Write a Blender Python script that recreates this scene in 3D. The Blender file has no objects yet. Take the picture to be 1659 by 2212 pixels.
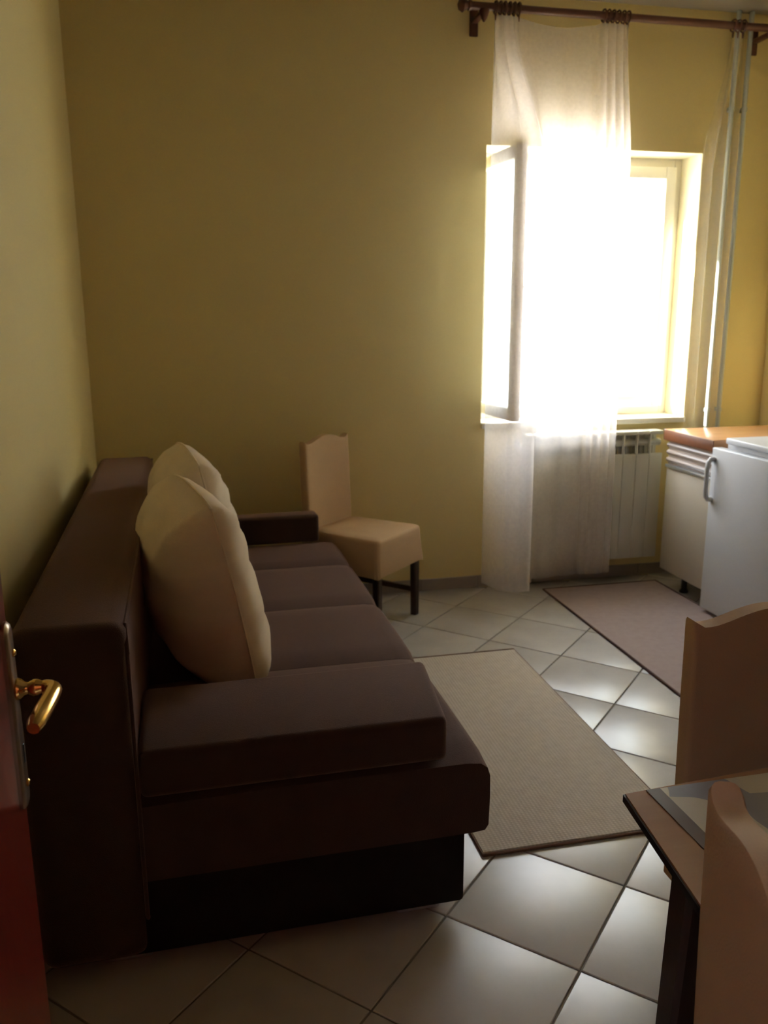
import bpy, bmesh, math, random
from mathutils import Vector, Matrix
random.seed(7)
R = math.radians
scene = bpy.context.scene
COL = scene.collection

# ---------------------------------------------------------------- camera
W, H = 1659, 2212
F_PX = 1826.2
cam_d = bpy.data.cameras.new('camera')
cam = bpy.data.objects.new('camera', cam_d)
COL.objects.link(cam)
cam_d.sensor_fit = 'VERTICAL'
cam_d.sensor_height = 36.0
cam_d.lens = F_PX * 36.0 / H
cam_d.clip_start = 0.02
pitch, roll, yaw = 0.2290, -0.0049, 0.2190
fw = Vector((math.sin(yaw) * math.cos(pitch), math.cos(yaw) * math.cos(pitch), -math.sin(pitch)))
rt = Vector((math.cos(yaw), -math.sin(yaw), 0))
up = rt.cross(fw)
r2 = math.cos(roll) * rt + math.sin(roll) * up
u2 = -math.sin(roll) * rt + math.cos(roll) * up
m = Matrix((r2, u2, -fw)).transposed().to_4x4()
m.translation = Vector((0, 0, 1.5))
cam.matrix_world = m
cam_d.dof.use_dof = True
cam_d.dof.focus_distance = 1.5
cam_d.dof.aperture_fstop = cam_d.lens / 4.5
scene.camera = cam

# ---------------------------------------------------------------- light
world = bpy.data.worlds.new('sky')
scene.world = world
world.use_nodes = True
bg = world.node_tree.nodes['Background']
bg.inputs[0].default_value = (0.84, 0.92, 1.0, 1)
bg.inputs[1].default_value = 1.0
sun_d = bpy.data.lights.new('sun', 'SUN')
sun_d.energy = 6.0
sun_d.angle = R(1.5)
sun_d.color = (1.0, 0.95, 0.85)
sun = bpy.data.objects.new('sun', sun_d)
COL.objects.link(sun)
sun.rotation_euler = Vector((0.85, -0.272, -0.38)).to_track_quat('-Z', 'Y').to_euler()
sun.location = (-6, 12, 8)

vs = scene.view_settings
vs.view_transform = 'Standard'
vs.look = 'None'
vs.gamma = 1.0
vs.use_curve_mapping = False
vs.exposure = 3.9
scene.cycles.max_bounces = 12
scene.cycles.diffuse_bounces = 8
scene.cycles.glossy_bounces = 5
scene.cycles.transmission_bounces = 6
scene.cycles.transparent_max_bounces = 16
scene.cycles.caustics_reflective = False
scene.cycles.caustics_refractive = False

# ---------------------------------------------------------------- materials
def nodes_of(name):
    mt = bpy.data.materials.new(name)
    mt.use_nodes = True
    nt = mt.node_tree
    return mt, nt, nt.nodes['Principled BSDF']

def mat(name, c, rough=0.6, metal=0.0, var=0.12, scale=6.0, bump=0.0, bscale=80.0, coat=0.0, spec=0.5, stretch=None, sheen=0.0):
    """principled material with procedural colour variation and fine relief"""
    mt, nt, p = nodes_of(name)
    tc = nt.nodes.new('ShaderNodeTexCoord')
    vec = tc.outputs['Object']
    if stretch:
        mp = nt.nodes.new('ShaderNodeMapping')
        mp.inputs['Scale'].default_value = stretch
        nt.links.new(vec, mp.inputs['Vector'])
        vec = mp.outputs['Vector']
    n = nt.nodes.new('ShaderNodeTexNoise')
    n.inputs['Scale'].default_value = scale
    n.inputs['Detail'].default_value = 5
    nt.links.new(vec, n.inputs['Vector'])
    mx = nt.nodes.new('ShaderNodeMix')
    mx.data_type = 'RGBA'
    mx.inputs['A'].default_value = (c[0] * (1 - var), c[1] * (1 - var), c[2] * (1 - var), 1)
    mx.inputs['B'].default_value = (min(1, c[0] * (1 + var)), min(1, c[1] * (1 + var)), min(1, c[2] * (1 + var)), 1)
    nt.links.new(n.outputs['Fac'], mx.inputs['Factor'])
    nt.links.new(mx.outputs['Result'], p.inputs['Base Color'])
    p.inputs['Roughness'].default_value = rough
    p.inputs['Metallic'].default_value = metal
    p.inputs['Specular IOR Level'].default_value = spec
    p.inputs['Coat Weight'].default_value = coat
    if sheen:
        p.inputs['Sheen Weight'].default_value = sheen
        p.inputs['Sheen Roughness'].default_value = 0.5
        p.inputs['Sheen Tint'].default_value = (0.75, 0.48, 0.40, 1)
    if bump:
        n2 = nt.nodes.new('ShaderNodeTexNoise')
        n2.inputs['Scale'].default_value = bscale
        n2.inputs['Detail'].default_value = 3
        nt.links.new(vec, n2.inputs['Vector'])
        b = nt.nodes.new('ShaderNodeBump')
        b.inputs['Strength'].default_value = bump
        b.inputs['Distance'].default_value = 0.004
        nt.links.new(n2.outputs['Fac'], b.inputs['Height'])
        nt.links.new(b.outputs['Normal'], p.inputs['Normal'])
    return mt

def weave(name, c, c2, sx, sy, rough=0.9, bump=0.6):
    """woven cloth: two crossing wave textures"""
    mt, nt, p = nodes_of(name)
    tc = nt.nodes.new('ShaderNodeTexCoord')
    ws = []
    for ax, s in (('X', sx), ('Y', sy)):
        w = nt.nodes.new('ShaderNodeTexWave')
        w.wave_type = 'BANDS'
        w.bands_direction = ax
        w.inputs['Scale'].default_value = s
        w.inputs['Distortion'].default_value = 0.8
        w.inputs['Detail'].default_value = 1.5
        nt.links.new(tc.outputs['Object'], w.inputs['Vector'])
        ws.append(w)
    mu = nt.nodes.new('ShaderNodeMath')
    mu.operation = 'MULTIPLY'
    nt.links.new(ws[0].outputs['Fac'], mu.inputs[0])
    nt.links.new(ws[1].outputs['Fac'], mu.inputs[1])
    n = nt.nodes.new('ShaderNodeTexNoise')
    n.inputs['Scale'].default_value = 30
    n.inputs['Detail'].default_value = 4
    nt.links.new(tc.outputs['Object'], n.inputs['Vector'])
    ad = nt.nodes.new('ShaderNodeMath')
    ad.operation = 'MULTIPLY_ADD'
    ad.inputs[1].default_value = 0.5
    nt.links.new(mu.outputs[0], ad.inputs[0])
    mn = nt.nodes.new('ShaderNodeMath')
    mn.operation = 'MULTIPLY'
    mn.inputs[1].default_value = 0.6
    nt.links.new(n.outputs['Fac'], mn.inputs[0])
    nt.links.new(mn.outputs[0], ad.inputs[2])
    mx = nt.nodes.new('ShaderNodeMix')
    mx.data_type = 'RGBA'
    mx.inputs['A'].default_value = (*c2, 1)
    mx.inputs['B'].default_value = (*c, 1)
    nt.links.new(ad.outputs[0], mx.inputs['Factor'])
    nt.links.new(mx.outputs['Result'], p.inputs['Base Color'])
    p.inputs['Roughness'].default_value = rough
    p.inputs['Specular IOR Level'].default_value = 0.2
    b = nt.nodes.new('ShaderNodeBump')
    b.inputs['Strength'].default_value = bump
    b.inputs['Distance'].default_value = 0.004
    nt.links.new(ad.outputs[0], b.inputs['Height'])
    nt.links.new(b.outputs['Normal'], p.inputs['Normal'])
    return mt

def sheer(name, c, clear):
    """thin voile: part see-through, part glowing through, part reflecting"""
    mt = bpy.data.materials.new(name)
    mt.use_nodes = True
    nt = mt.node_tree
    nt.nodes.clear()
    out = nt.nodes.new('ShaderNodeOutputMaterial')
    tr = nt.nodes.new('ShaderNodeBsdfTransparent')
    tl = nt.nodes.new('ShaderNodeBsdfTranslucent')
    df = nt.nodes.new('ShaderNodeBsdfDiffuse')
    tl.inputs['Color'].default_value = (*c, 1)
    df.inputs['Color'].default_value = (*c, 1)
    m1 = nt.nodes.new('ShaderNodeMixShader')
    m1.inputs[0].default_value = 0.40
    nt.links.new(tl.outputs[0], m1.inputs[1])
    nt.links.new(df.outputs[0], m1.inputs[2])
    tc = nt.nodes.new('ShaderNodeTexCoord')
    n = nt.nodes.new('ShaderNodeTexNoise')
    n.inputs['Scale'].default_value = 60
    nt.links.new(tc.outputs['Object'], n.inputs['Vector'])
    mr = nt.nodes.new('ShaderNodeMapRange')
    mr.inputs['To Min'].default_value = clear - 0.06
    mr.inputs['To Max'].default_value = clear + 0.06
    nt.links.new(n.outputs['Fac'], mr.inputs['Value'])
    m2 = nt.nodes.new('ShaderNodeMixShader')
    nt.links.new(mr.outputs[0], m2.inputs[0])
    nt.links.new(m1.outputs[0], m2.inputs[1])
    nt.links.new(tr.outputs[0], m2.inputs[2])
    nt.links.new(m2.outputs[0], out.inputs[0])
    return mt

def glass(name):
    mt = bpy.data.materials.new(name)
    mt.use_nodes = True
    nt = mt.node_tree
    nt.nodes.clear()
    out = nt.nodes.new('ShaderNodeOutputMaterial')
    tr = nt.nodes.new('ShaderNodeBsdfTransparent')
    tr.inputs['Color'].default_value = (0.95, 0.97, 0.96, 1)
    gl = nt.nodes.new('ShaderNodeBsdfGlossy')
    gl.inputs['Roughness'].default_value = 0.02
    ge = nt.nodes.new('ShaderNodeNewGeometry')
    dt = nt.nodes.new('ShaderNodeVectorMath')
    dt.operation = 'DOT_PRODUCT'
    nt.links.new(ge.outputs['Normal'], dt.inputs[0])
    nt.links.new(ge.outputs['Incoming'], dt.inputs[1])
    ops = []
    src = dt.outputs['Value']
    for op, v0, v1 in (('ABSOLUTE', None, None), ('SUBTRACT', 1.0, None), ('POWER', None, 5.0), ('MULTIPLY_ADD', None, 0.95)):
        q = nt.nodes.new('ShaderNodeMath')
        q.operation = op
        if op == 'SUBTRACT':
            q.inputs[0].default_value = 1.0
            nt.links.new(src, q.inputs[1])
        else:
            nt.links.new(src, q.inputs[0])
            if v1 is not None:
                q.inputs[1].default_value = v1
            if op == 'MULTIPLY_ADD':
                q.inputs[2].default_value = 0.04
        src = q.outputs[0]
    fr = q
    m2 = nt.nodes.new('ShaderNodeMixShader')
    nt.links.new(fr.outputs[0], m2.inputs[0])
    nt.links.new(tr.outputs[0], m2.inputs[1])
    nt.links.new(gl.outputs[0], m2.inputs[2])
    nt.links.new(m2.outputs[0], out.inputs[0])
    return mt

def tile_material():
    mt, nt, p = nodes_of('floor_tile_ceramic')
    tc = nt.nodes.new('ShaderNodeTexCoord')
    oi = nt.nodes.new('ShaderNodeObjectInfo')
    n = nt.nodes.new('ShaderNodeTexNoise')
    n.noise_dimensions = '4D'
    n.inputs['Scale'].default_value = 7
    n.inputs['Detail'].default_value = 6
    mw = nt.nodes.new('ShaderNodeMath')
    mw.operation = 'MULTIPLY'
    mw.inputs[1].default_value = 50
    nt.links.new(oi.outputs['Random'], mw.inputs[0])
    nt.links.new(mw.outputs[0], n.inputs['W'])
    nt.links.new(tc.outputs['Object'], n.inputs['Vector'])
    mx = nt.nodes.new('ShaderNodeMix')
    mx.data_type = 'RGBA'
    mx.inputs['A'].default_value = (0.40, 0.38, 0.36, 1)
    mx.inputs['B'].default_value = (0.58, 0.56, 0.55, 1)
    nt.links.new(n.outputs['Fac'], mx.inputs['Factor'])
    nt.links.new(mx.outputs['Result'], p.inputs['Base Color'])
    p.inputs['Roughness'].default_value = 0.27
    p.inputs['Specular IOR Level'].default_value = 0.55
    b = nt.nodes.new('ShaderNodeBump')
    b.inputs['Strength'].default_value = 0.10
    b.inputs['Distance'].default_value = 0.004
    nt.links.new(n.outputs['Fac'], b.inputs['Height'])
    nt.links.new(b.outputs['Normal'], p.inputs['Normal'])
    return mt

def print_material():
    """printed oilcloth: dark brown band down one side, then cream and slate patches"""
    mt, nt, p = nodes_of('printed_oilcloth')
    tc = nt.nodes.new('ShaderNodeTexCoord')
    sp = nt.nodes.new('ShaderNodeSeparateXYZ')
    nt.links.new(tc.outputs['Object'], sp.inputs[0])
    wv = nt.nodes.new('ShaderNodeTexNoise')
    wv.inputs['Scale'].default_value = 5.0
    wv.inputs['Detail'].default_value = 0.5
    nt.links.new(tc.outputs['Object'], wv.inputs['Vector'])
    mp = nt.nodes.new('ShaderNodeVectorMath')
    mp.operation = 'MULTIPLY_ADD'
    mp.inputs[1].default_value = (0.16, 0.16, 0.0)
    nt.links.new(wv.outputs['Color'], mp.inputs[0])
    nt.links.new(tc.outputs['Object'], mp.inputs[2])
    vo = nt.nodes.new('ShaderNodeTexVoronoi')
    vo.feature = 'F1'
    vo.inputs['Scale'].default_value = 7.5
    nt.links.new(mp.outputs[0], vo.inputs['Vector'])
    sc = nt.nodes.new('ShaderNodeSeparateColor')
    nt.links.new(vo.outputs['Color'], sc.inputs[0])
    cr = nt.nodes.new('ShaderNodeValToRGB')
    cr.color_ramp.interpolation = 'CONSTANT'
    e = cr.color_ramp.elements
    e[0].position = 0.0
    e[0].color = (0.50, 0.46, 0.36, 1)
    e[1].position = 0.30
    e[1].color = (0.20, 0.20, 0.24, 1)
    for pos, c in ((0.47, (0.60, 0.56, 0.45, 1)), (0.72, (0.33, 0.31, 0.28, 1)), (0.86, (0.52, 0.50, 0.44, 1))):
        x = e.new(pos)
        x.color = c
    nt.links.new(sc.outputs[0], cr.inputs[0])
    band = nt.nodes.new('ShaderNodeMath')
    band.operation = 'LESS_THAN'
    band.inputs[1].default_value = 0.026
    nt.links.new(sp.outputs['X'], band.inputs[0])
    mx = nt.nodes.new('ShaderNodeMix')
    mx.data_type = 'RGBA'
    nt.links.new(band.outputs[0], mx.inputs['Factor'])
    nt.links.new(cr.outputs[0], mx.inputs['A'])
    mx.inputs['B'].default_value = (0.07, 0.028, 0.014, 1)
    nt.links.new(mx.outputs['Result'], p.inputs['Base Color'])
    p.inputs['Roughness'].default_value = 0.32
    return mt

M = {
    'wall': mat('yellow_wall_paint', (0.75, 0.63, 0.315), 0.75, var=0.03, scale=2.0, bump=0.12, bscale=220, spec=0.3),
    'ceiling': mat('ceiling_paint', (0.33, 0.29, 0.23), 0.85, var=0.03, bump=0.1, bscale=150),
    'bounce_cut': mat('dark_bounce_cut_wall', (0.06, 0.032, 0.022), 0.6, var=0.3, stretch=(6, 6, 1)),  # invented finish: keeps the unseen front wall dark to cut bounced light
    'hall': mat('hall_paint', (0.25, 0.10, 0.06), 0.8, var=0.05),
    'grout': mat('grout', (0.20, 0.185, 0.17), 0.9, var=0.15, scale=30, bump=0.3),
    'tile': tile_material(),
    'skirt': mat('skirting_ceramic', (0.34, 0.29, 0.26), 0.35, var=0.12, scale=9),
    'reveal': mat('cream_reveal', (0.84, 0.79, 0.60), 0.7, var=0.03, bump=0.1, bscale=200, spec=0.3),  # reveal lining in a paler tone than the walls
    'white_paint': mat('white_gloss_paint', (0.78, 0.76, 0.70), 0.35, var=0.03),
    'sash': mat('sash_paint', (0.80, 0.76, 0.68), 0.4, var=0.03),
    'glass': glass('window_glass'),
    'terrace': mat('terrace_concrete', (0.72, 0.70, 0.66), 0.9, var=0.08, scale=1.5, bump=0.3),
    'sofa': mat('brown_upholstery', (0.044, 0.021, 0.016), 0.85, var=0.22, scale=18, bump=0.35, bscale=420, spec=0.25, sheen=0.42),
    'sofa_shaded': mat('shaded_upholstery', (0.012, 0.007, 0.006), 0.85, var=0.2, scale=18, bump=0.3, bscale=420, spec=0.2),  # same brown fabric, darkened to paint in the shade on the base
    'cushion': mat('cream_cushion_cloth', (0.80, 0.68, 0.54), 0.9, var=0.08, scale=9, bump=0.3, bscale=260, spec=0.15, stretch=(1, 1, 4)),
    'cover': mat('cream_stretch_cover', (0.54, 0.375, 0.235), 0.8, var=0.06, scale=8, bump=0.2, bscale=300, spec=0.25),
    'wenge': mat('dark_stained_wood', (0.035, 0.014, 0.011), 0.4, var=0.3, scale=10, stretch=(8, 8, 1), bump=0.1),
    'rod': mat('mahogany_rod', (0.10, 0.035, 0.022), 0.45, var=0.25, scale=12, stretch=(1, 6, 6)),
    'table': mat('brown_table_laminate', (0.34, 0.18, 0.10), 0.22, var=0.18, scale=5, stretch=(1, 7, 1), coat=0.4),
    'table_edge': mat('black_table_edge', (0.012, 0.007, 0.006), 0.45, var=0.2),
    'print': print_material(),
    'rug': weave('beige_rug_weave', (0.70, 0.64, 0.58), (0.46, 0.40, 0.345), 26, 34),
    'rug_edge': mat('rug_binding', (0.16, 0.09, 0.06), 0.9, var=0.2, bump=0.4, bscale=300),
    'runner': weave('mauve_brown_runner_weave', (0.46, 0.37, 0.36), (0.30, 0.23, 0.22), 40, 60),
    'runner_edge': mat('runner_binding', (0.075, 0.035, 0.028), 0.9, var=0.2, bump=0.4, bscale=300),
    'radiator': mat('radiator_enamel', (0.66, 0.66, 0.58), 0.35, var=0.03),
    'pipe': mat('pipe_enamel', (0.50, 0.54, 0.53), 0.22, var=0.05, coat=0.3),
    'cabinet': mat('cream_laminate', (0.52, 0.47, 0.39), 0.45, var=0.03),
    'ridge': mat('grey_beige_ridge', (0.42, 0.35, 0.31), 0.4, var=0.05),
    'alu': mat('aluminium', (0.78, 0.80, 0.82), 0.28, metal=0.9, var=0.03),
    'black': mat('black_plastic', (0.012, 0.012, 0.012), 0.5, var=0.1),
    'worktop': mat('orange_wood_laminate', (0.56, 0.30, 0.14), 0.25, var=0.22, scale=4, stretch=(1, 9, 9)),
    'worktop_edge': mat('brown_wood_edge', (0.19, 0.065, 0.025), 0.4, var=0.2, scale=4, stretch=(1, 9, 9)),
    'fridge': mat('white_enamel', (0.52, 0.53, 0.56), 0.42, var=0.015),
    'door': mat('red_mahogany_varnish', (0.20, 0.020, 0.010), 0.3, var=0.3, scale=5, stretch=(10, 10, 1), coat=0.3),
    'brass': mat('polished_brass', (0.80, 0.52, 0.18), 0.16, metal=1.0, var=0.05),
    'brass_dull': mat('tarnished_brass_plate', (0.36, 0.28, 0.22), 0.3, metal=1.0, var=0.12),
    'voile': sheer('white_voile', (0.86, 0.81, 0.80), 0.50),
    'voile_thin': sheer('thin_white_voile', (0.80, 0.76, 0.70), 0.93),
}

# ---------------------------------------------------------------- helpers
class B:
    """collects shapes into one mesh"""
    def __init__(self):
        self.bm = bmesh.new()

    def box(self, x0, x1, y0, y1, z0, z1, bev=0.0, seg=2, mt=None):
        g = bmesh.ops.create_cube(self.bm, size=1.0, matrix=Matrix.Translation(((x0 + x1) / 2, (y0 + y1) / 2, (z0 + z1) / 2)) @ Matrix.Diagonal((x1 - x0, y1 - y0, z1 - z0, 1)))
        if bev:
            es = list({e for v in g['verts'] for e in v.link_edges})
            bmesh.ops.bevel(self.bm, geom=es, offset=bev, segments=seg, profile=0.5, affect='EDGES')
        return self

    def loops(self, ls, cap0=True, cap1=True):
        vl = [[self.bm.verts.new(p) for p in l] for l in ls]
        n = len(vl[0])
        for a, b in zip(vl, vl[1:]):
            for i in range(n):
                j = (i + 1) % n
                self.bm.faces.new((a[i], a[j], b[j], b[i]))
        if cap0:
            self.bm.faces.new(list(reversed(vl[0])))
        if cap1:
            self.bm.faces.new(vl[-1])
        return self

    def tube(self, pts, r, n=10):
        pts = [Vector(p) for p in pts]
        rs = r if isinstance(r, (list, tuple)) else [r] * len(pts)
        ls = []
        side = None
        for i, p in enumerate(pts):
            d = (pts[min(i + 1, len(pts) - 1)] - pts[max(i - 1, 0)]).normalized()
            if side is None:
                side = d.orthogonal().normalized()
            side = (side - d * side.dot(d)).normalized()
            oth = d.cross(side)
            ls.append([p + (side * math.cos(2 * math.pi * k / n) + oth * math.sin(2 * math.pi * k / n)) * rs[i] for k in range(n)])
        return self.loops(ls)

    def bar(self, p0, p1, w0, d0, w1=None, d1=None):
        """tapered rectangular bar between two points, section along x and y"""
        w1 = w1 or w0
        d1 = d1 or d0
        ls = []
        for p, w, d in ((p0, w0, d0), (p1, w1, d1)):
            c = min(w, d) * 0.15
            ls.append([(p[0] + sx * (w / 2 - a), p[1] + sy * (d / 2 - b), p[2]) for sx, sy, a, b in
                       ((-1, -1, c, 0), (1, -1, c, 0), (1, -1, 0, c), (1, 1, 0, c), (1, 1, c, 0), (-1, 1, c, 0), (-1, 1, 0, c), (-1, -1, 0, c))])
        return self.loops(ls)

    def torus(self, c, rr, r, axis='X', n=16, k=8):
        ls = []
        for i in range(n):
            a = 2 * math.pi * i / n
            row = []
            for j in range(k):
                b = 2 * math.pi * j / k
                q = rr + r * math.cos(b)
                row.append((c[0] + r * math.sin(b), c[1] + q * math.cos(a), c[2] + q * math.sin(a)))
            ls.append([self.bm.verts.new(p) for p in row])
        for i in range(n):
            a, b = ls[i], ls[(i + 1) % n]
            for j in range(k):
                self.bm.faces.new((a[j], a[(j + 1) % k], b[(j + 1) % k], b[j]))
        return self

    def grid(self, fn, nu, nv):
        vs_ = [[self.bm.verts.new(fn(i / nu, j / nv)) for i in range(nu + 1)] for j in range(nv + 1)]
        for j in range(nv):
            for i in range(nu):
                self.bm.faces.new((vs_[j][i], vs_[j][i + 1], vs_[j + 1][i + 1], vs_[j + 1][i]))
        return self

    def done(self, name, mt, parent=None, smooth=35.0):
        bmesh.ops.recalc_face_normals(self.bm, faces=self.bm.faces[:])
        me = bpy.data.meshes.new(name)
        self.bm.to_mesh(me)
        self.bm.free()
        me.materials.append(mt)
        if smooth:
            me.polygons.foreach_set('use_smooth', [True] * len(me.polygons))
            me.set_sharp_from_angle(angle=R(smooth))
        return link(name, me, parent)

def link(name, me, parent=None):
    o = bpy.data.objects.new(name, me)
    COL.objects.link(o)
    if parent is not None:
        o.parent = parent
    return o

def tag(o, label=None, cat=None, group=None, kind=None):
    if label:
        o['label'] = label
    if cat:
        o['category'] = cat
    if group:
        o['group'] = group
    if kind:
        o['kind'] = kind
    return o

def thing(name, label, cat, loc=(0, 0, 0), rotz=0.0, group=None):
    o = bpy.data.objects.new(name, None)
    o.empty_display_size = 0.1
    COL.objects.link(o)
    o.location = loc
    o.rotation_euler = (0, 0, rotz)
    return tag(o, label, cat, group)

def struct(o):
    return tag(o, kind='structure')

def copy_tree(o, parent=None):
    c = o.copy()
    COL.objects.link(c)
    c.parent = parent
    for ch in list(o.children):
        copy_tree(ch, c)
    return c

def rrect(w, d, r, n=5, z=0.0, cx=0.0, cy=0.0):
    """rounded rectangle loop, counter-clockwise"""
    pts = []
    for sx, sy, a0 in ((1, -1, -90), (1, 1, 0), (-1, 1, 90), (-1, -1, 180)):
        for k in range(n + 1):
            a = R(a0 + 90 * k / n)
            pts.append((cx + sx * (w / 2 - r) + r * math.cos(a), cy + sy * (d / 2 - r) + r * math.sin(a), z))
    return pts

# ---------------------------------------------------------------- room shell
XL, XR, YF, YB, ZC = -0.49, 3.22, 0.20, 4.346, 3.02
WX0, WX1, WZ0, WZ1 = 1.505, 2.725, 0.925, 2.335
YO = 4.72

b = B()
b.box(XL - 0.2, WX0, YB, YO, -0.05, ZC)
b.box(WX1, XR + 0.2, YB, YO, -0.05, ZC)
b.box(WX0, WX1, YB, YO, -0.05, WZ0)
b.box(WX0, WX1, YB, YO, WZ1, ZC)
struct(b.done('wall_back', M['wall']))
struct(B().box(XL - 0.2, XL, 0.0, YB, -0.05, ZC).done('wall_left', M['wall']))
struct(B().box(XR, XR + 0.2, 0.0, YB, -0.05, ZC).done('wall_right', M['wall']))
DX0, DX1, DZ = -0.285, 0.60, 2.06
b = B()
b.box(XL, DX0, 0.0, YF, -0.05, ZC)
b.box(DX1, XR, 0.0, YF, -0.05, ZC)
b.box(DX0, DX1, 0.0, YF, DZ, ZC)
struct(b.done('wall_front', M['bounce_cut']))
struct(B().box(XL - 0.2, XR + 0.2, -1.6, YO, ZC, ZC + 0.15).done('ceiling', M['ceiling']))
# dark hallway the photograph is taken from
struct(B().box(-1.2, -1.0, -1.6, 0.0, -0.05, ZC).done('wall_hall_left', M['hall']))
struct(B().box(1.4, 1.6, -1.6, 0.0, -0.05, ZC).done('wall_hall_right', M['hall']))
struct(B().box(-1.2, 1.6, -1.8, -1.6, -0.05, ZC).done('wall_hall_back', M['hall']))
struct(B().box(-1.2, 1.6, -1.6, YF, -0.05, -0.002).done('floor_hall', M['grout']))

floor = struct(B().box(XL, XR, YF, YB, -0.06, -0.005).done('floor', M['grout']))
TS, TA, TO = 0.3548, R(-44.6), (0.558, 1.797)
JT = 0.0028
def clip(poly, ax, lim, keep_less):
    out = []
    for i in range(len(poly)):
        p, q = poly[i], poly[(i + 1) % len(poly)]
        ip = (p[ax] <= lim) if keep_less else (p[ax] >= lim)
        iq = (q[ax] <= lim) if keep_less else (q[ax] >= lim)
        if ip:
            out.append(p)
        if ip != iq:
            t = (lim - p[ax]) / (q[ax] - p[ax])
            out.append((p[0] + (q[0] - p[0]) * t, p[1] + (q[1] - p[1]) * t))
    return out
def tile_mesh(poly):
    t = B()
    cx = sum(p[0] for p in poly) / len(poly)
    cy = sum(p[1] for p in poly) / len(poly)
    def inset(k):
        o = []
        for x, y in poly:
            d = Vector((cx - x, cy - y))
            L = max(d.length, 1e-6)
            o.append((x + d.x / L * k, y + d.y / L * k))
        return o
    t.loops([[(x, y, -0.006) for x, y in poly], [(x, y, -0.0025) for x, y in poly], [(x, y, -0.0006) for x, y in inset(0.0022)], [(x, y, 0.0) for x, y in inset(0.006)]])
    return t
full = None
ca, sa = math.cos(TA), math.sin(TA)
for i in range(-14, 16):
    for j in range(-14, 16):
        cx = TO[0] + TS * ((i + .5) * ca - (j + .5) * sa)
        cy = TO[1] + TS * ((i + .5) * sa + (j + .5) * ca)
        hs = TS / 2 - JT
        loc = [(a * ca - c * sa, a * sa + c * ca) for a, c in ((-hs, -hs), (hs, -hs), (hs, hs), (-hs, hs))]
        poly = [(cx + x, cy + y) for x, y in loc]
        cl = poly
        for ax, lim, less in ((0, XL + .002, False), (0, XR - .002, True), (1, YF + .002, False), (1, YB - .002, True)):
            if cl:
                cl = clip(cl, ax, lim, less)
        if len(cl) < 3:
            continue
        area = 0.5 * abs(sum(cl[k][0] * cl[(k + 1) % len(cl)][1] - cl[(k + 1) % len(cl)][0] * cl[k][1] for k in range(len(cl))))
        if area < 0.0008:
            continue
        if area > (2 * hs) ** 2 * 0.999:
            if full is None:
                full = tile_mesh(loc).done('tile', M['tile'], floor)
                o = full
            else:
                o = full.copy()
                COL.objects.link(o)
            o.location = (cx, cy, 0)
        else:
            q = [(x - cx, y - cy) for x, y in cl]
            o = tile_mesh(q).done('tile', M['tile'], floor)
            o.location = (cx, cy, 0)

# skirting of tile pieces along the back wall, plain run along the left one
bb = B().box(XL, XR, YB - 0.004, YB, 0.0, 0.066).done('baseboard_back', M['grout'])
struct(bb)
x = XL + 0.012
first = None
while x < XR - 0.02:
    w = min(0.33, XR - 0.012 - x)
    pc = B().box(x + .0015, x + w - .0015, YB - 0.012, YB - 0.004, 0.001, 0.068, 0.002, 1).done('skirting_tile', M['skirt'], bb)
    x += w
struct(B().box(XL, XL + 0.010, YF, YB - 0.012, 0.0, 0.068, 0.002, 1).done('baseboard_left', M['skirt']))

# outside: pale sunlit terrace
struct(B().box(-30, 34, YO, 60, -0.35, -0.25).done('ground', M['terrace']))

# ---------------------------------------------------------------- window
win = struct(bpy.data.objects.new('window_1', None))
COL.objects.link(win)
FY0, FY1 = 4.545, 4.615
fwid = 0.045
b = B()
b.box(WX0, WX0 + fwid, FY0, FY1, WZ0, WZ1, .004, 1)
b.box(WX1 - fwid, WX1, FY0, FY1, WZ0, WZ1, .004, 1)
b.box(WX0 + fwid, WX1 - fwid, FY0, FY1, WZ0, WZ0 + fwid, .004, 1)
b.box(WX0 + fwid, WX1 - fwid, FY0, FY1, WZ1 - fwid, WZ1, .004, 1)
b.done('window_frame', M['sash'], win)
def sash(w, h, stile=0.062, th=0.045):
    """local: hinge edge at x=0, runs +x, thickness in y, z from 0"""
    s = B()
    s.box(0, stile, -th, 0, 0, h, .005, 2)
    s.box(w - stile, w, -th, 0, 0, h, .005, 2)
    s.box(stile, w - stile, -th, 0, 0, stile, .005, 2)
    s.box(stile, w - stile, -th, 0, h - stile, h, .005, 2)
    return s, (stile, w - stile, stile, h - stile)
SH = WZ1 - WZ0 - 2 * fwid - 0.006
# closed right sash
SW2 = 0.40
s, g = sash(SW2, SH)
so = s.done('window_sash', M['sash'], win)
so.location = (WX1 - fwid - 0.003 - SW2, FY0 + 0.012, WZ0 + fwid + 0.003)
B().box(g[0] - .008, g[1] + .008, -0.026, -0.021, g[2] - .008, g[3] + .008).done('pane', M['glass'], so)
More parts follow.
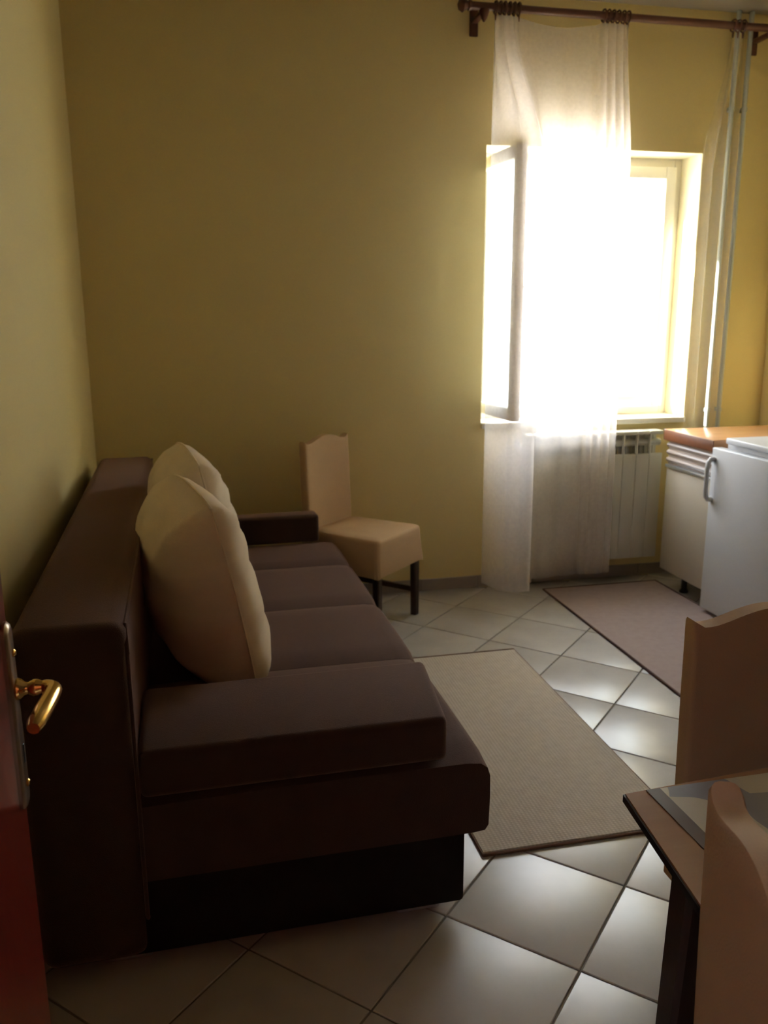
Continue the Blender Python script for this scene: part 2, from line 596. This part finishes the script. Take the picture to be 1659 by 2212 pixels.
# open left sash, swung into the room
SW1 = 0.54
s, g = sash(SW1, SH)
so = s.done('window_sash', M['sash'], win)
so.location = (WX0 + fwid + 0.012, FY0 - 0.004, WZ0 + fwid + 0.003)
so.rotation_euler = (0, 0, R(-86.5))
B().box(g[0] - .008, g[1] + .008, -0.026, -0.021, g[2] - .008, g[3] + .008).done('pane', M['glass'], so)
hb = B()
hb.box(SW1 - 0.043, SW1 - 0.019, 0.0, 0.008, SH / 2 - 0.05, SH / 2 + 0.05, .003, 2)
hb.tube([(SW1 - 0.031, 0.006, SH / 2), (SW1 - 0.031, 0.035, SH / 2), (SW1 - 0.031, 0.042, SH / 2 - 0.02), (SW1 - 0.031, 0.042, SH / 2 - 0.10)], [.008, .008, .009, .007], 8)
hb.done('sash_handle', M['alu'], so)
struct(B().box(WX0 - 0.0, WX1 + 0.0, YB - 0.025, FY0, WZ0 - 0.028, WZ0 + 0.002, .004, 2).done('trim_1', M['white_paint']))

b = B()
b.box(WX0, WX0 + .003, YB + .002, FY0, WZ0 + .003, WZ1)
b.box(WX1 - .003, WX1, YB + .002, FY0, WZ0 + .003, WZ1)
b.box(WX0 + .003, WX1 - .003, YB + .002, FY0, WZ1 - .003, WZ1)
struct(b.done('trim_2', M['reveal']))

# ---------------------------------------------------------------- door (open, at the left edge of the picture)
DY = 1.072
door = struct(bpy.data.objects.new('door_1', None))
COL.objects.link(door)
door.location = (-0.243, 0.20, 0)
DL = DY - 0.20
b = B()
b.box(-0.040, 0.0, 0.005, DL, 0.008, 2.04, .004, 2)
leaf = b.done('door_leaf', M['door'], door)
hy = DL - 0.024
b = B()
prof = [(0.0, 1.0), (0.004, 1.0), (0.007, 0.86), (0.0085, 0.62), (0.0085, 0.0)]
ls = []
for d, k in prof[:4]:
    ls.append([(d, hy + px * k, 1.013 + py * (1 - (1 - k) * 0.16)) for px, py, _ in [(p[0], p[1], 0) for p in rrect(0.032, 0.250, 0.014, 5)]])
b.loops(ls)
plate = b.done('door_plate', M['brass_dull'], door)
b = B()
b.tube([(0.008, hy, 1.098), (0.0105, hy, 1.098), (0.012, hy, 1.098)], [.005, .005, .003], 10)
b.tube([(0.008, hy, 0.922), (0.0105, hy, 0.922), (0.012, hy, 0.922)], [.005, .005, .003], 10)
b.done('plate_screw', M['brass'], plate)
b = B()
b.box(0.0080, 0.0095, hy - .003, hy + .003, 0.950, 0.976, .0008, 1)
b.done('keyhole', M['black'], plate)
b = B()
hz = 1.050
b.tube([(0.008, hy, hz), (0.010, hy, hz), (0.014, hy, hz), (0.018, hy, hz), (0.022, hy, hz), (0.028, hy, hz), (0.033, hy, hz), (0.038, hy, hz), (0.044, hy, hz)],
       [.0135, .0140, .0125, .0085, .0075, .0105, .0105, .0080, .0088], 16)
lev = []
for k in range(15):
    t = k / 14
    if t < .3:
        a = t / .3 * math.pi / 2
        lev.append((0.040 + 0.014 * math.sin(a), hy - 0.014 * (1 - math.cos(a)), hz))
    else:
        u = (t - .3) / .7
        lev.append((0.054 - 0.010 * u ** 1.5, hy - 0.014 - 0.088 * u, hz - 0.006 * u * u))
rad = [.0086 + .0022 * math.sin(min(1, k / 10) * math.pi / 2) for k in range(14)] + [.0075]
b.tube(lev, rad, 14)
b.done('lever_handle', M['brass'], door)

# ---------------------------------------------------------------- sofa
sofa = thing('sofa', 'dark brown fabric sofa bed with low padded arms along the left wall', 'sofa', (0.10, 2.87, 0), R(0.9))
def sx(v): return v - 0.10
def sy(v): return v - 2.87
S0, S1 = 1.765, 3.89
B().box(sx(-.40), sx(.585), sy(S0 + .01), sy(S1), 0.045, 0.27, .012, 2).done('base', M['sofa_shaded'], sofa)
seams = [S0, 2.43, 2.97, 3.50, S1]
for k in range(4):
    y0, y1 = seams[k], seams[k + 1]
    def top(u, v, y0=y0, y1=y1):
        pass
    bb_ = B()
    n = 10
    ls = []
    # rounded cushion panel: cross sections along y, profile in x-z
    for q in range(n + 1):
        t = q / n
        e = min(t, 1 - t) * (y1 - y0)
        dz = -0.011 * math.exp(-e / 0.012) + 0.004 * math.sin(math.pi * t)
        yy = sy(y0 + 0.0015 + (y1 - y0 - 0.003) * t)
        zt = 0.448 + dz
        prof = [(-.19, .245), (.600, .245), (.632, .248), (.641, .262), (.643, .34), (.642, zt - .040), (.635, zt - .018), (.618, zt - .005), (.58, zt), (.2, zt + .002), (0, zt), (-.19, zt - .004)]
        ls.append([(sx(px), yy, pz) for px, pz in prof])
    bb_.loops(ls)
    bb_.done('seat_cushion', M['sofa'], sofa, 50)
bk = B()
bk.box(sx(-.425), sx(-.185), sy(S0 - .005), sy(4.05), 0.046, 0.868, .035, 4)
back = bk.done('backrest', M['sofa'], sofa)
B().tube([(sx(-.186), sy(S0 + .03), .12), (sx(-.186), sy(S0), .16), (sx(-.186), sy(S0), .80), (sx(-.190), sy(S0 + .04), .852), (sx(-.190), sy(4.03), .852)], .005, 8).done('piping', M['sofa'], back)
def arm(y0, y1, x1a, x1b, z1):
    """low arm pad; its free end may run slightly askew"""
    a = B()
    g = bmesh.ops.create_cube(a.bm, size=1.0)
    for v in g['verts']:
        far = v.co.y > 0
        x_ = (x1b if far else x1a) if v.co.x > 0 else -.183
        v.co = Vector((sx(x_), sy(y1 if far else y0), z1 if v.co.z > 0 else 0.452))
    bmesh.ops.bevel(a.bm, geom=a.bm.edges[:], offset=.018, segments=4, profile=.5, affect='EDGES')
    return a.done('armrest', M['sofa'], sofa)
arm(S0 - 0.002, 2.115, .530, .572, .566)
arm(3.845, 3.952, .560, .555, .586)
for fx, fy in ((.42, S0 + .06), (-.30, S0 + .06), (.42, S1 - .12), (-.30, S1 - .12)):
    B().box(sx(fx), sx(fx + .115), sy(fy), sy(fy + .06), 0.0, 0.046, .006, 2).done('foot', M['alu'], sofa)

# cushions
def pillow(name, label, loc, rot, w=0.60, h=0.60, t=0.26):
    p = thing(name, label, 'cushion', loc)
    p.rotation_euler = rot
    rnd = random.Random(len(label) + 3)
    ph = [rnd.uniform(0, 6.28) for _ in range(8)]
    def outline(a, c):
        # square with well rounded corners: squircle mapping
        k = 0.32
        return a * math.sqrt(1 - k * c * c / 2 * 1.25), c * math.sqrt(1 - k * a * a / 2 * 1.25)
    def side(sg):
        def fn(u, v):
            a, c = 2 * u - 1, 2 * v - 1
            ao, co = outline(a, c)
            e = max(abs(a), abs(c))
            f = max(0.0, 1 - e ** 2.2) ** 0.58
            x = (t * .36 if sg > 0 else -t * .64) * f * (1.0 - 0.10 * c)
            wr = 0.006 * math.sin(7 * c + 5 * a + ph[0]) * math.sin(4 * a + ph[1]) + 0.004 * math.sin(13 * c - 6 * a + ph[2])
            x += sg * wr * (1 - e ** 6)
            return (x, ao * w / 2, co * h / 2)
        return fn
    q = B()
    q.grid(side(1), 30, 30)
    q.grid(side(-1), 30, 30)
    bmesh.ops.remove_doubles(q.bm, verts=q.bm.verts[:], dist=0.0004)
    q.done('cushion_cover', M['cushion'], p, 80)
    pts = []
    for k in range(61):
        s_ = k / 60 * 4
        e = int(s_) % 4
        f = (s_ - int(s_)) * 2 - 1
        a, c = ((f, -1), (1, f), (-f, 1), (-1, -f))[e]
        ao, co = outline(a, c)
        pts.append((0, ao * w / 2, co * h / 2))
    B().tube(pts, 0.0042, 6).done('seam', M['cushion'], p)
    return p
pillow('cushion', 'large cream cushion nearest the camera, leaning on the sofa back', (0.018, 2.50, 0.738), (0, R(-11), R(13)), t=0.31)
pillow('cushion', 'cream cushion half hidden behind the other cushion on the sofa', (0.012, 3.12, 0.748), (0, R(-11), R(9)), t=0.30)

# ---------------------------------------------------------------- chairs
CHW0, CHW1 = 0.40, 0.37
def make_chair(label, back_h):
    c = thing('dining_chair', label, 'chair', group='cream covered dining chairs')
    # legs: front straight, rear raked
    for s_ in (-1, 1):
        B().bar((s_ * .175, -.185, 0), (s_ * .175, -.185, .44), .034, .034, .040, .040).done('leg', M['wenge'], c)
    for s_ in (-1, 1):
        B().bar((s_ * .160, .235, 0), (s_ * .160, .195, .44), .032, .034, .036, .040).done('leg', M['wenge'], c)
    for s_ in (-1, 1):
        B().bar((s_ * .168, .0, .125), (s_ * .168, .0, .150), .018, .395).done('stretcher', M['wenge'], c)
    # seat slipcover: rounded top, straight skirt that flares and hangs in points at the corners
    def ring(z, grow, r, wav, flare):
        n = 9
        pts = []
        base = rrect(0.410, 0.420, r, n, z)
        N = len(base)
        for k, (px, py, pz) in enumerate(base):
            wd = 1.0 - 0.085 * (py + .21) / .42
            g = 1 + grow
            ca_ = abs(abs(math.atan2(py, px)) - math.pi / 4)
            ca_ = min(ca_, abs(abs(math.atan2(py, px)) - 3 * math.pi / 4))
            corner = math.exp(-(ca_ / 0.10) ** 2)
            w_ = wav * math.sin(k * 2.1) + flare * corner
            L = math.hypot(px, py)
            pts.append((px * wd * g * (1 + w_ / L), py * g * (1 + w_ / L) - 0.0, pz - flare * 0.9 * corner))
        return pts
    q = B()
    ls = [ring(.300, .010, .03, .0030, .014), ring(.335, .008, .03, .0022, .010), ring(.38, .004, .03, .001, .004), ring(.43, .0, .03, 0, .001),
          ring(.455, -.004, .03, 0, 0), ring(.466, -.02, .03, 0, 0), ring(.471, -.07, .03, 0, 0)]
    top = ls[-1]
    for k in (0.7, 0.4, 0.12):
        ls.append([(x * k, y * k, .471 + .010 * (1 - k)) for x, y, z in top])
    q.loops(ls, cap0=False)
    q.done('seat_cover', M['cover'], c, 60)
    # back slipcover with a raised crest and little pointed corners
    def crest(px):
        a = abs(px) / .19
        return 0.030 * math.cos(min(1, a / .74) * math.pi / 2) ** 1.4 + 0.016 * max(0, (a - .84) / .13)
    q = B()
    ls = []
    lean = lambda z: 0.226 + 0.016 * max(0, (z - .45)) / .5
    for z, g, th in ((.30, 1.03, .052), (.40, 1.01, .050), (.47, 1.0, .048), (.60, 1.0, .047), (.75, 1.0, .046), (back_h - .08, 1.0, .044), (back_h - .03, 1.0, .043), (back_h - .006, 1.0, .042), (back_h, .994, .036)):
        w = (CHW1 if z > .4 else CHW1 + .01) * g
        lo = []
        for px, py, _ in rrect(w, th, .020 if th > .042 else th * .45, 5, 0):
            pass
        # denser loop so that the crest curve is smooth
        n = 26
        r = .012
        for sx_, sy_, a0 in ((-1, -1, 180), (1, -1, 270)):
            for k in range(4):
                a = R(a0 + 30 * k)
                lo.append((sx_ * (w / 2 - r) + r * math.cos(a), -th / 2 + r + r * math.sin(a)))
            if sx_ < 0:
                lo += [(-w / 2 + r + (w - 2 * r) * k / n, -th / 2) for k in range(1, n)]
        for sx_, a0 in ((1, 0), (-1, 90)):
            for k in range(4):
                a = R(a0 + 30 * k)
                lo.append((sx_ * (w / 2 - r) + r * math.cos(a), th / 2 - r + r * math.sin(a)))
            if sx_ > 0:
                lo += [(w / 2 - r - (w - 2 * r) * k / n, th / 2) for k in range(1, n)]
        f = max(0.0, (z - (back_h - .12)) / .12)
        ls.append([(px, py + lean(z), z + crest(px) * f) for px, py in lo])
    q.loops(ls, cap0=False, cap1=False)
    N = len(ls[0])
    q.bm.verts.ensure_lookup_table()
    tv = q.bm.verts[-N:]
    for k in range(N // 2 - 1):
        q.bm.faces.new((tv[k], tv[k + 1], tv[N - 2 - k], tv[N - 1 - k]))
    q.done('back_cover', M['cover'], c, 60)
    return c
ch1 = make_chair('cream covered dining chair turned to the room between the sofa end and the back wall', 0.890)
ch1.location = (0.792, 3.998, 0)
ch1.rotation_euler = (0, 0, R(45))
ch2 = make_chair('cream covered dining chair at the far side of the table', 0.876)
ch2.location = (1.150, 1.222, 0)
ch3 = make_chair('cream covered dining chair in the foreground, its shaded back to the camera', 0.926)
ch3.location = (0.772, 0.565, 0)
ch3.rotation_euler = (0, 0, R(70))

# ---------------------------------------------------------------- table
TZ = 0.71
table = thing('dining_table', 'brown dining table with a thin black edge in the bottom right corner', 'table', (0.672, 1.167, 0), R(0))
TL_, TW_ = 1.20, 0.92
def top_quad(e):
    # left edge leans in towards the near end, far edge falls away a little to the right
    return [(e * .9, -e), (TL_ - e, .085 - e), (TL_ - e, -TW_ + .05 + e), (-.116 + e, -TW_ + e)]
for nm, e, z0, z1, mt_ in (('tabletop_edge', 0, TZ - .016, TZ - .003, 'table_edge'), ('tabletop', .003, TZ - .003, TZ, 'table')):
    q = B()
    q.loops([[(x_, y_, z0) for x_, y_ in reversed(top_quad(e))], [(x_, y_, z1) for x_, y_ in reversed(top_quad(e))]])
    q.done(nm, M[mt_], table)
b = B()
b.box(.08, TL_ - .08, -.115, -.095, TZ - .09, TZ - .016)
b.box(.08, TL_ - .08, -TW_ + .08, -TW_ + .10, TZ - .09, TZ - .016)
b.box(.08, .10, -TW_ + .10, -.115, TZ - .09, TZ - .016)
b.box(TL_ - .10, TL_ - .08, -TW_ + .10, -.115, TZ - .09, TZ - .016)
b.done('apron', M['wenge'], table)
for lx, ly, ox, oy in ((.077, -.115, -.032, .0), (TL_ - .10, -.115, .03, .0), (.050, -TW_ + .075, -.030, 0), (TL_ - .10, -TW_ + .10, .03, 0)):
    B().bar((lx + ox, ly + oy, 0), (lx, ly, TZ - .016), .046, .046, .062, .062).done('leg', M['wenge'], table)
cloth = tag(B().box(0, .95, -.175, .0, 0, .0014, .0005, 1).done('table_runner', M['print']), 'printed cream and slate runner with a dark brown end band, lying on the table', 'table runner')
cloth.location = (0.713, 1.165, TZ + .0002)
cloth.rotation_euler = (0, 0, R(0.5))

# ---------------------------------------------------------------- rugs
rug = thing('area_rug', 'narrow beige woven rug on the tiles in front of the sofa', 'rug', (0.725, 2.0, 0), R(0))
RW, RL, RT = 0.645, 1.42, 0.009
def rugtop(w, l, z, amp):
    return lambda u, v: (u * w, v * l, z + amp * math.sin(7 * u + 3 * v) * math.sin(5 * v))
q = B().box(.006, RW - .006, .012, RL - .012, .0005, RT, .002, 1)
q.done('rug_pile', M['rug'], rug)
q = B()
q.tube([(.004, .004, .005), (RW - .004, .004, .005)], .0048, 8)
q.tube([(.004, RL - .004, .005), (RW - .004, RL - .004, .005)], .0048, 8)
q.tube([(.004, .004, .004), (.004, RL - .004, .004)], .0034, 6)
q.tube([(RW - .004, .004, .004), (RW - .004, RL - .004, .004)], .0034, 6)
q.done('rug_binding', M['rug_edge'], rug)
run = thing('kitchen_runner', 'brown-mauve runner carpet on the tiles beside the kitchen units', 'rug', (1.835, 2.05, 0), R(0))
W2, L2 = 0.70, 2.15
B().box(.010, W2 - .010, .010, L2 - .010, .0005, .008, .002, 1).done('rug_pile', M['runner'], run)
q = B()
for a, c in (((.006, .006), (.006, L2 - .006)), ((W2 - .006, .006), (W2 - .006, L2 - .006)), ((.006, .006), (W2 - .006, .006)), ((.006, L2 - .006), (W2 - .006, L2 - .006))):
    q.tube([(*a, .0055), (*c, .0055)], .0056, 8)
q.done('rug_binding', M['runner_edge'], run)

# ---------------------------------------------------------------- radiator under the window
rad_ = thing('radiator', 'cream sectional radiator with dark top slots under the window', 'radiator', (1.74, 4.272, 0))
SWD = 0.080
sec = None
for k in range(10):
    if sec is None:
        q = B()
        w = SWD - .004
        q.box(.0008, SWD - .0008, -.042, -.028, .140, .742, .004, 2)         # front plate
        q.box(.034, .046, -.005, .040, .150, .840, .003, 1)              # column
        q.box(.0008, .0095, -.041, -.020, .735, .848, .001, 1)             # rib in the slot
        q.box(.002, .002 + w, .028, .042, .150, .842, .004, 1)           # rear plate
        q.box(.0005, SWD - .0005, -.042, .042, .846, .868, .006, 3)          # cap
        q.tube([(0, 0, .80), (SWD, 0, .80)], .02, 10)
        q.tube([(0, 0, .19), (SWD, 0, .19)], .02, 10)
        sec = q.done('radiator_section', M['radiator'], rad_)
        o = sec
    else:
        o = sec.copy()
        COL.objects.link(o)
    o.location = (SWD * k, 0, 0)
q = B()
q.tube([(-.02, 0, .80), (-.05, 0, .80)], .016, 10)
q.tube([(-.05, 0, .80), (-.05, 0, .84)], .014, 10)
q.done('valve', M['alu'], rad_)
for xx in (.16, .64):
    for zz in (.70, .22):
        B().box(xx - .012, xx + .012, .042, .073, zz, zz + .03, .002, 1).done('wall_bracket', M['alu'], rad_)

# ---------------------------------------------------------------- riser pipes
for xx, lab in ((2.850, 'grey-white heating pipe nearest the window, running up the back wall'), (2.925, 'grey-white heating pipe furthest right, beside the other pipe on the back wall')):
    p = thing('heating_pipe', lab, 'pipe', (xx, 4.312, 0), group='heating pipes')
    q = B()
    q.tube([(0, 0, .002), (0, 0, 1.0), (0, 0, 2.0), (0, 0, ZC - .002)], .0125, 18)
    q.done('pipe', M['pipe'], p)
    for zz in (.965, 2.55):
        q = B()
        q.loops([[(.0165 * math.cos(a), .0165 * math.sin(a) if abs(a - math.pi / 2) > .4 else .033, zz + dz) for a in [2 * math.pi * k / 20 for k in range(20)]] for dz in (-.010, .010)])
        q.done('pipe_clip', M['pipe'], p)

# ---------------------------------------------------------------- kitchen units
KX = 2.51
cab = thing('base_cabinet', 'cream kitchen base cabinet with a ridged drawer front, by the radiator', 'cabinet', (KX, 3.70, 0))
cw = 0.432
B().box(.022, .58, 0, cw, .105, .828, .002, 1).done('body', M['cabinet'], cab)
B().box(0, .020, .003, cw - .003, .105, .682, .003, 2).done('door', M['cabinet'], cab)
dr = B().box(.006, .020, .003, cw - .003, .700, .826, .002, 1).done('drawer', M['ridge'], cab)
for k in range(3):
    z = .712 + k * .040
    B().loops([[(px, yy, z + pz) for px, pz in ((.008, -.004), (-.004, .004), (-.008, .014), (-.004, .022), (.008, .026))] for yy in (.003, cw - .003)]).done('ridge', M['ridge'], dr)
B().box(-.012, .020, .003, cw - .003, .684, .699, .003, 2).done('grip_rail', M['alu'], cab)
for fx, fy in ((.07, cw - .15), (.50, cw - .15), (.07, .06), (.50, .06)):
    B().tube([(fx, fy, 0), (fx, fy, .012), (fx, fy, .016), (fx, fy, .106)], [.024, .024, .016, .016], 14).done('foot', M['black'], cab)

wt = thing('worktop', 'orange wood worktop lying on the cream cabinet beside the fridge', 'worktop', (2.488, 3.690, .829))
B().box(.004, .70, 0, .452, 0, .060, .003, 2).done('board', M['worktop'], wt)
B().box(0, .006, 0, .452, .002, .058, .002, 2).done('front_edge', M['worktop_edge'], wt)
B().box(.002, .70, .450, .456, .001, .059, .001, 1).done('end_strip', M['alu'], wt)

fr = thing('fridge', 'low white refrigerator with a bow handle, to the right of the cabinet', 'refrigerator', (2.48, 3.130, 0))
B().box(.062, .60, .005, .520, .045, .880, .006, 2).done('body', M['fridge'], fr)
B().box(.030, .61, -.002, .492, .881, .911, .007, 3).done('lid', M['fridge'], fr)
dor = B().box(0, .054, 0, .550, .030, .858, .007, 3).done('door', M['fridge'], fr)
B().box(.054, .062, .008, .512, .05, .85).done('door_gasket', M['black'], fr)
q = B()
hp = [(0.002, .528, .80), (-.018, .528, .80), (-.030, .528, .785), (-.034, .528, .75), (-.034, .528, .65), (-.030, .528, .615), (-.018, .528, .60), (.002, .528, .60)]
q.tube(hp, [.016, .013, .012, .011, .011, .012, .013, .016], 12)
q.done('handle', M['fridge'], dor)
B().box(.075, .55, .02, .505, .0, .046).done('plinth', M['black'], fr)

# ---------------------------------------------------------------- curtain rod
RY, RZ = 4.185, 2.905
rod = thing('curtain_rod', 'dark reddish wooden curtain rod above the window', 'curtain rod', (1.36, RY, RZ))
RLN = 1.67
B().tube([(0, 0, 0), (RLN, 0, 0)], .018, 16).done('rod', M['rod'], rod)
for xx, s_ in ((0, -1), (RLN, 1)):
    B().tube([(xx, 0, 0), (xx + s_ * .012, 0, 0), (xx + s_ * .016, 0, 0), (xx + s_ * .022, 0, 0), (xx + s_ * .040, 0, 0), (xx + s_ * .058, 0, 0), (xx + s_ * .066, 0, 0)],
             [.022, .024, .017, .020, .032, .022, .004], 16).done('finial', M['rod'], rod)
for xx in (.065, 1.606):
    q = B()
    q.box(xx - .016, xx + .016, -.004, .147, -.030, -.010, .004, 2)
    q.box(xx - .022, xx + .022, .147, YB - RY - .001, -.085, .045, .006, 2)
    q.tube([(xx, 0, -.012), (xx, 0, -.028), (xx, 0, -.05), (xx, 0, -.066)], [.026, .024, .014, .004], 12)
    q.done('bracket', M['rod'], rod)

# ---------------------------------------------------------------- curtains
def smooth(t):
    t = max(0, min(1, t))
    return t * t * (3 - 2 * t)
def polyline(pts, s):
    for (s0, x0, y0), (s1, x1, y1) in zip(pts, pts[1:]):
        if s <= s1:
            t = (s - s0) / (s1 - s0)
            return x0 + (x1 - x0) * t, y0 + (y1 - y0) * t
    return pts[-1][1], pts[-1][2]
def curtain(name, label, material, topline, midline, botline, hem, nu, nv, folds, rings):
    c = thing(name, label, 'curtain', (topline[0][1], RY, 0))
    ox, oy = topline[0][1], RY
    ztop = RZ - .035
    def fn(u, v):
        z = ztop + (hem - ztop) * v
        xt, yt = polyline(topline, u)
        xm, ym = polyline(midline, u)
        xb, yb = polyline(botline, u)
        k = smooth(v / .24)
        k2 = smooth((v - .24) / .76)
        x_ = xt + (xm - xt) * k + (xb - xm) * k2
        y_ = yt + (ym - yt) * k + (yb - ym) * k2
        for (u0, u1, n, at, ab, ph) in folds:
            if u0 <= u <= u1:
                w = (u - u0) / (u1 - u0)
                env = math.sin(math.pi * w) ** .5
                amp = at + (ab - at) * smooth(v / .35)
                y_ += amp * env * math.sin(2 * math.pi * n * w + ph + .4 * v)
                x_ += 1.15 * amp * env * math.cos(2 * math.pi * n * w + ph)
        sag = 0.0
        if v < .12:
            for (u0, u1, d) in c_sag:
                if u0 < u < u1:
                    w = (u - u0) / (u1 - u0)
                    sag -= d * math.sin(math.pi * w) * (1 - v / .12)
        return (x_ - ox, y_ - oy, z + sag)
    c_sag = rings['sag']
    B().grid(fn, nu, nv).done('fabric', material, c, 89)
    for xr in rings['x']:
        B().torus((xr - ox, 0, RZ), .027, .0045, n=18, k=6).done('ring', M['rod'], c)
        B().tube([(xr - ox, 0, RZ - .030), (xr - ox, 0, RZ - .055)], [.006, .004], 8).done('clip', M['rod'], c)
    return c
curtain('sheer_curtain', 'long white sheer curtain bunched at both sides in front of the window centre', M['voile'],
        [(0, 1.478, RY), (.36, 1.600, RY), (.66, 2.030, RY), (1, 2.165, RY)],
        [(0, 1.462, 4.150), (.09, 1.520, 3.985), (.17, 1.590, 3.952), (.26, 1.662, 3.955), (.33, 1.672, 4.03), (.40, 1.735, 4.15), (.66, 2.040, 4.185), (1, 2.215, 4.180)],
        [(0, 1.460, 4.150), (.09, 1.520, 3.99), (.17, 1.590, 3.955), (.26, 1.662, 3.955), (.33, 1.678, 4.04), (.40, 1.740, 4.15), (.66, 2.050, 4.185), (1, 2.222, 4.175)],
        .085, 220, 44,
        [(0, .34, 3, .017, .004, .3), (.40, .66, 2, .004, .008, 1.0), (.62, 1.0, 4, .017, .019, .5)],
        {'x': [1.482, 1.505, 1.528, 1.551, 1.574, 1.597, 2.034, 2.058, 2.084, 2.110, 2.138, 2.162], 'sag': [(.36, .66, .03)]})
curtain('sheer_curtain', 'thin sheer curtain drawn to the right end of the rod, in front of the pipes', M['voile_thin'],
        [(0, 2.735, RY), (1, 2.800, RY)],
        [(0, 2.630, 4.21), (.5, 2.73, 4.22), (1, 2.855, 4.22)],
        [(0, 2.655, 4.22), (.5, 2.74, 4.23), (1, 2.850, 4.22)],
        .12, 50, 40, [(0, 1, 3, .014, .012, .2)],
        {'x': [2.740, 2.768, 2.796], 'sag': []})
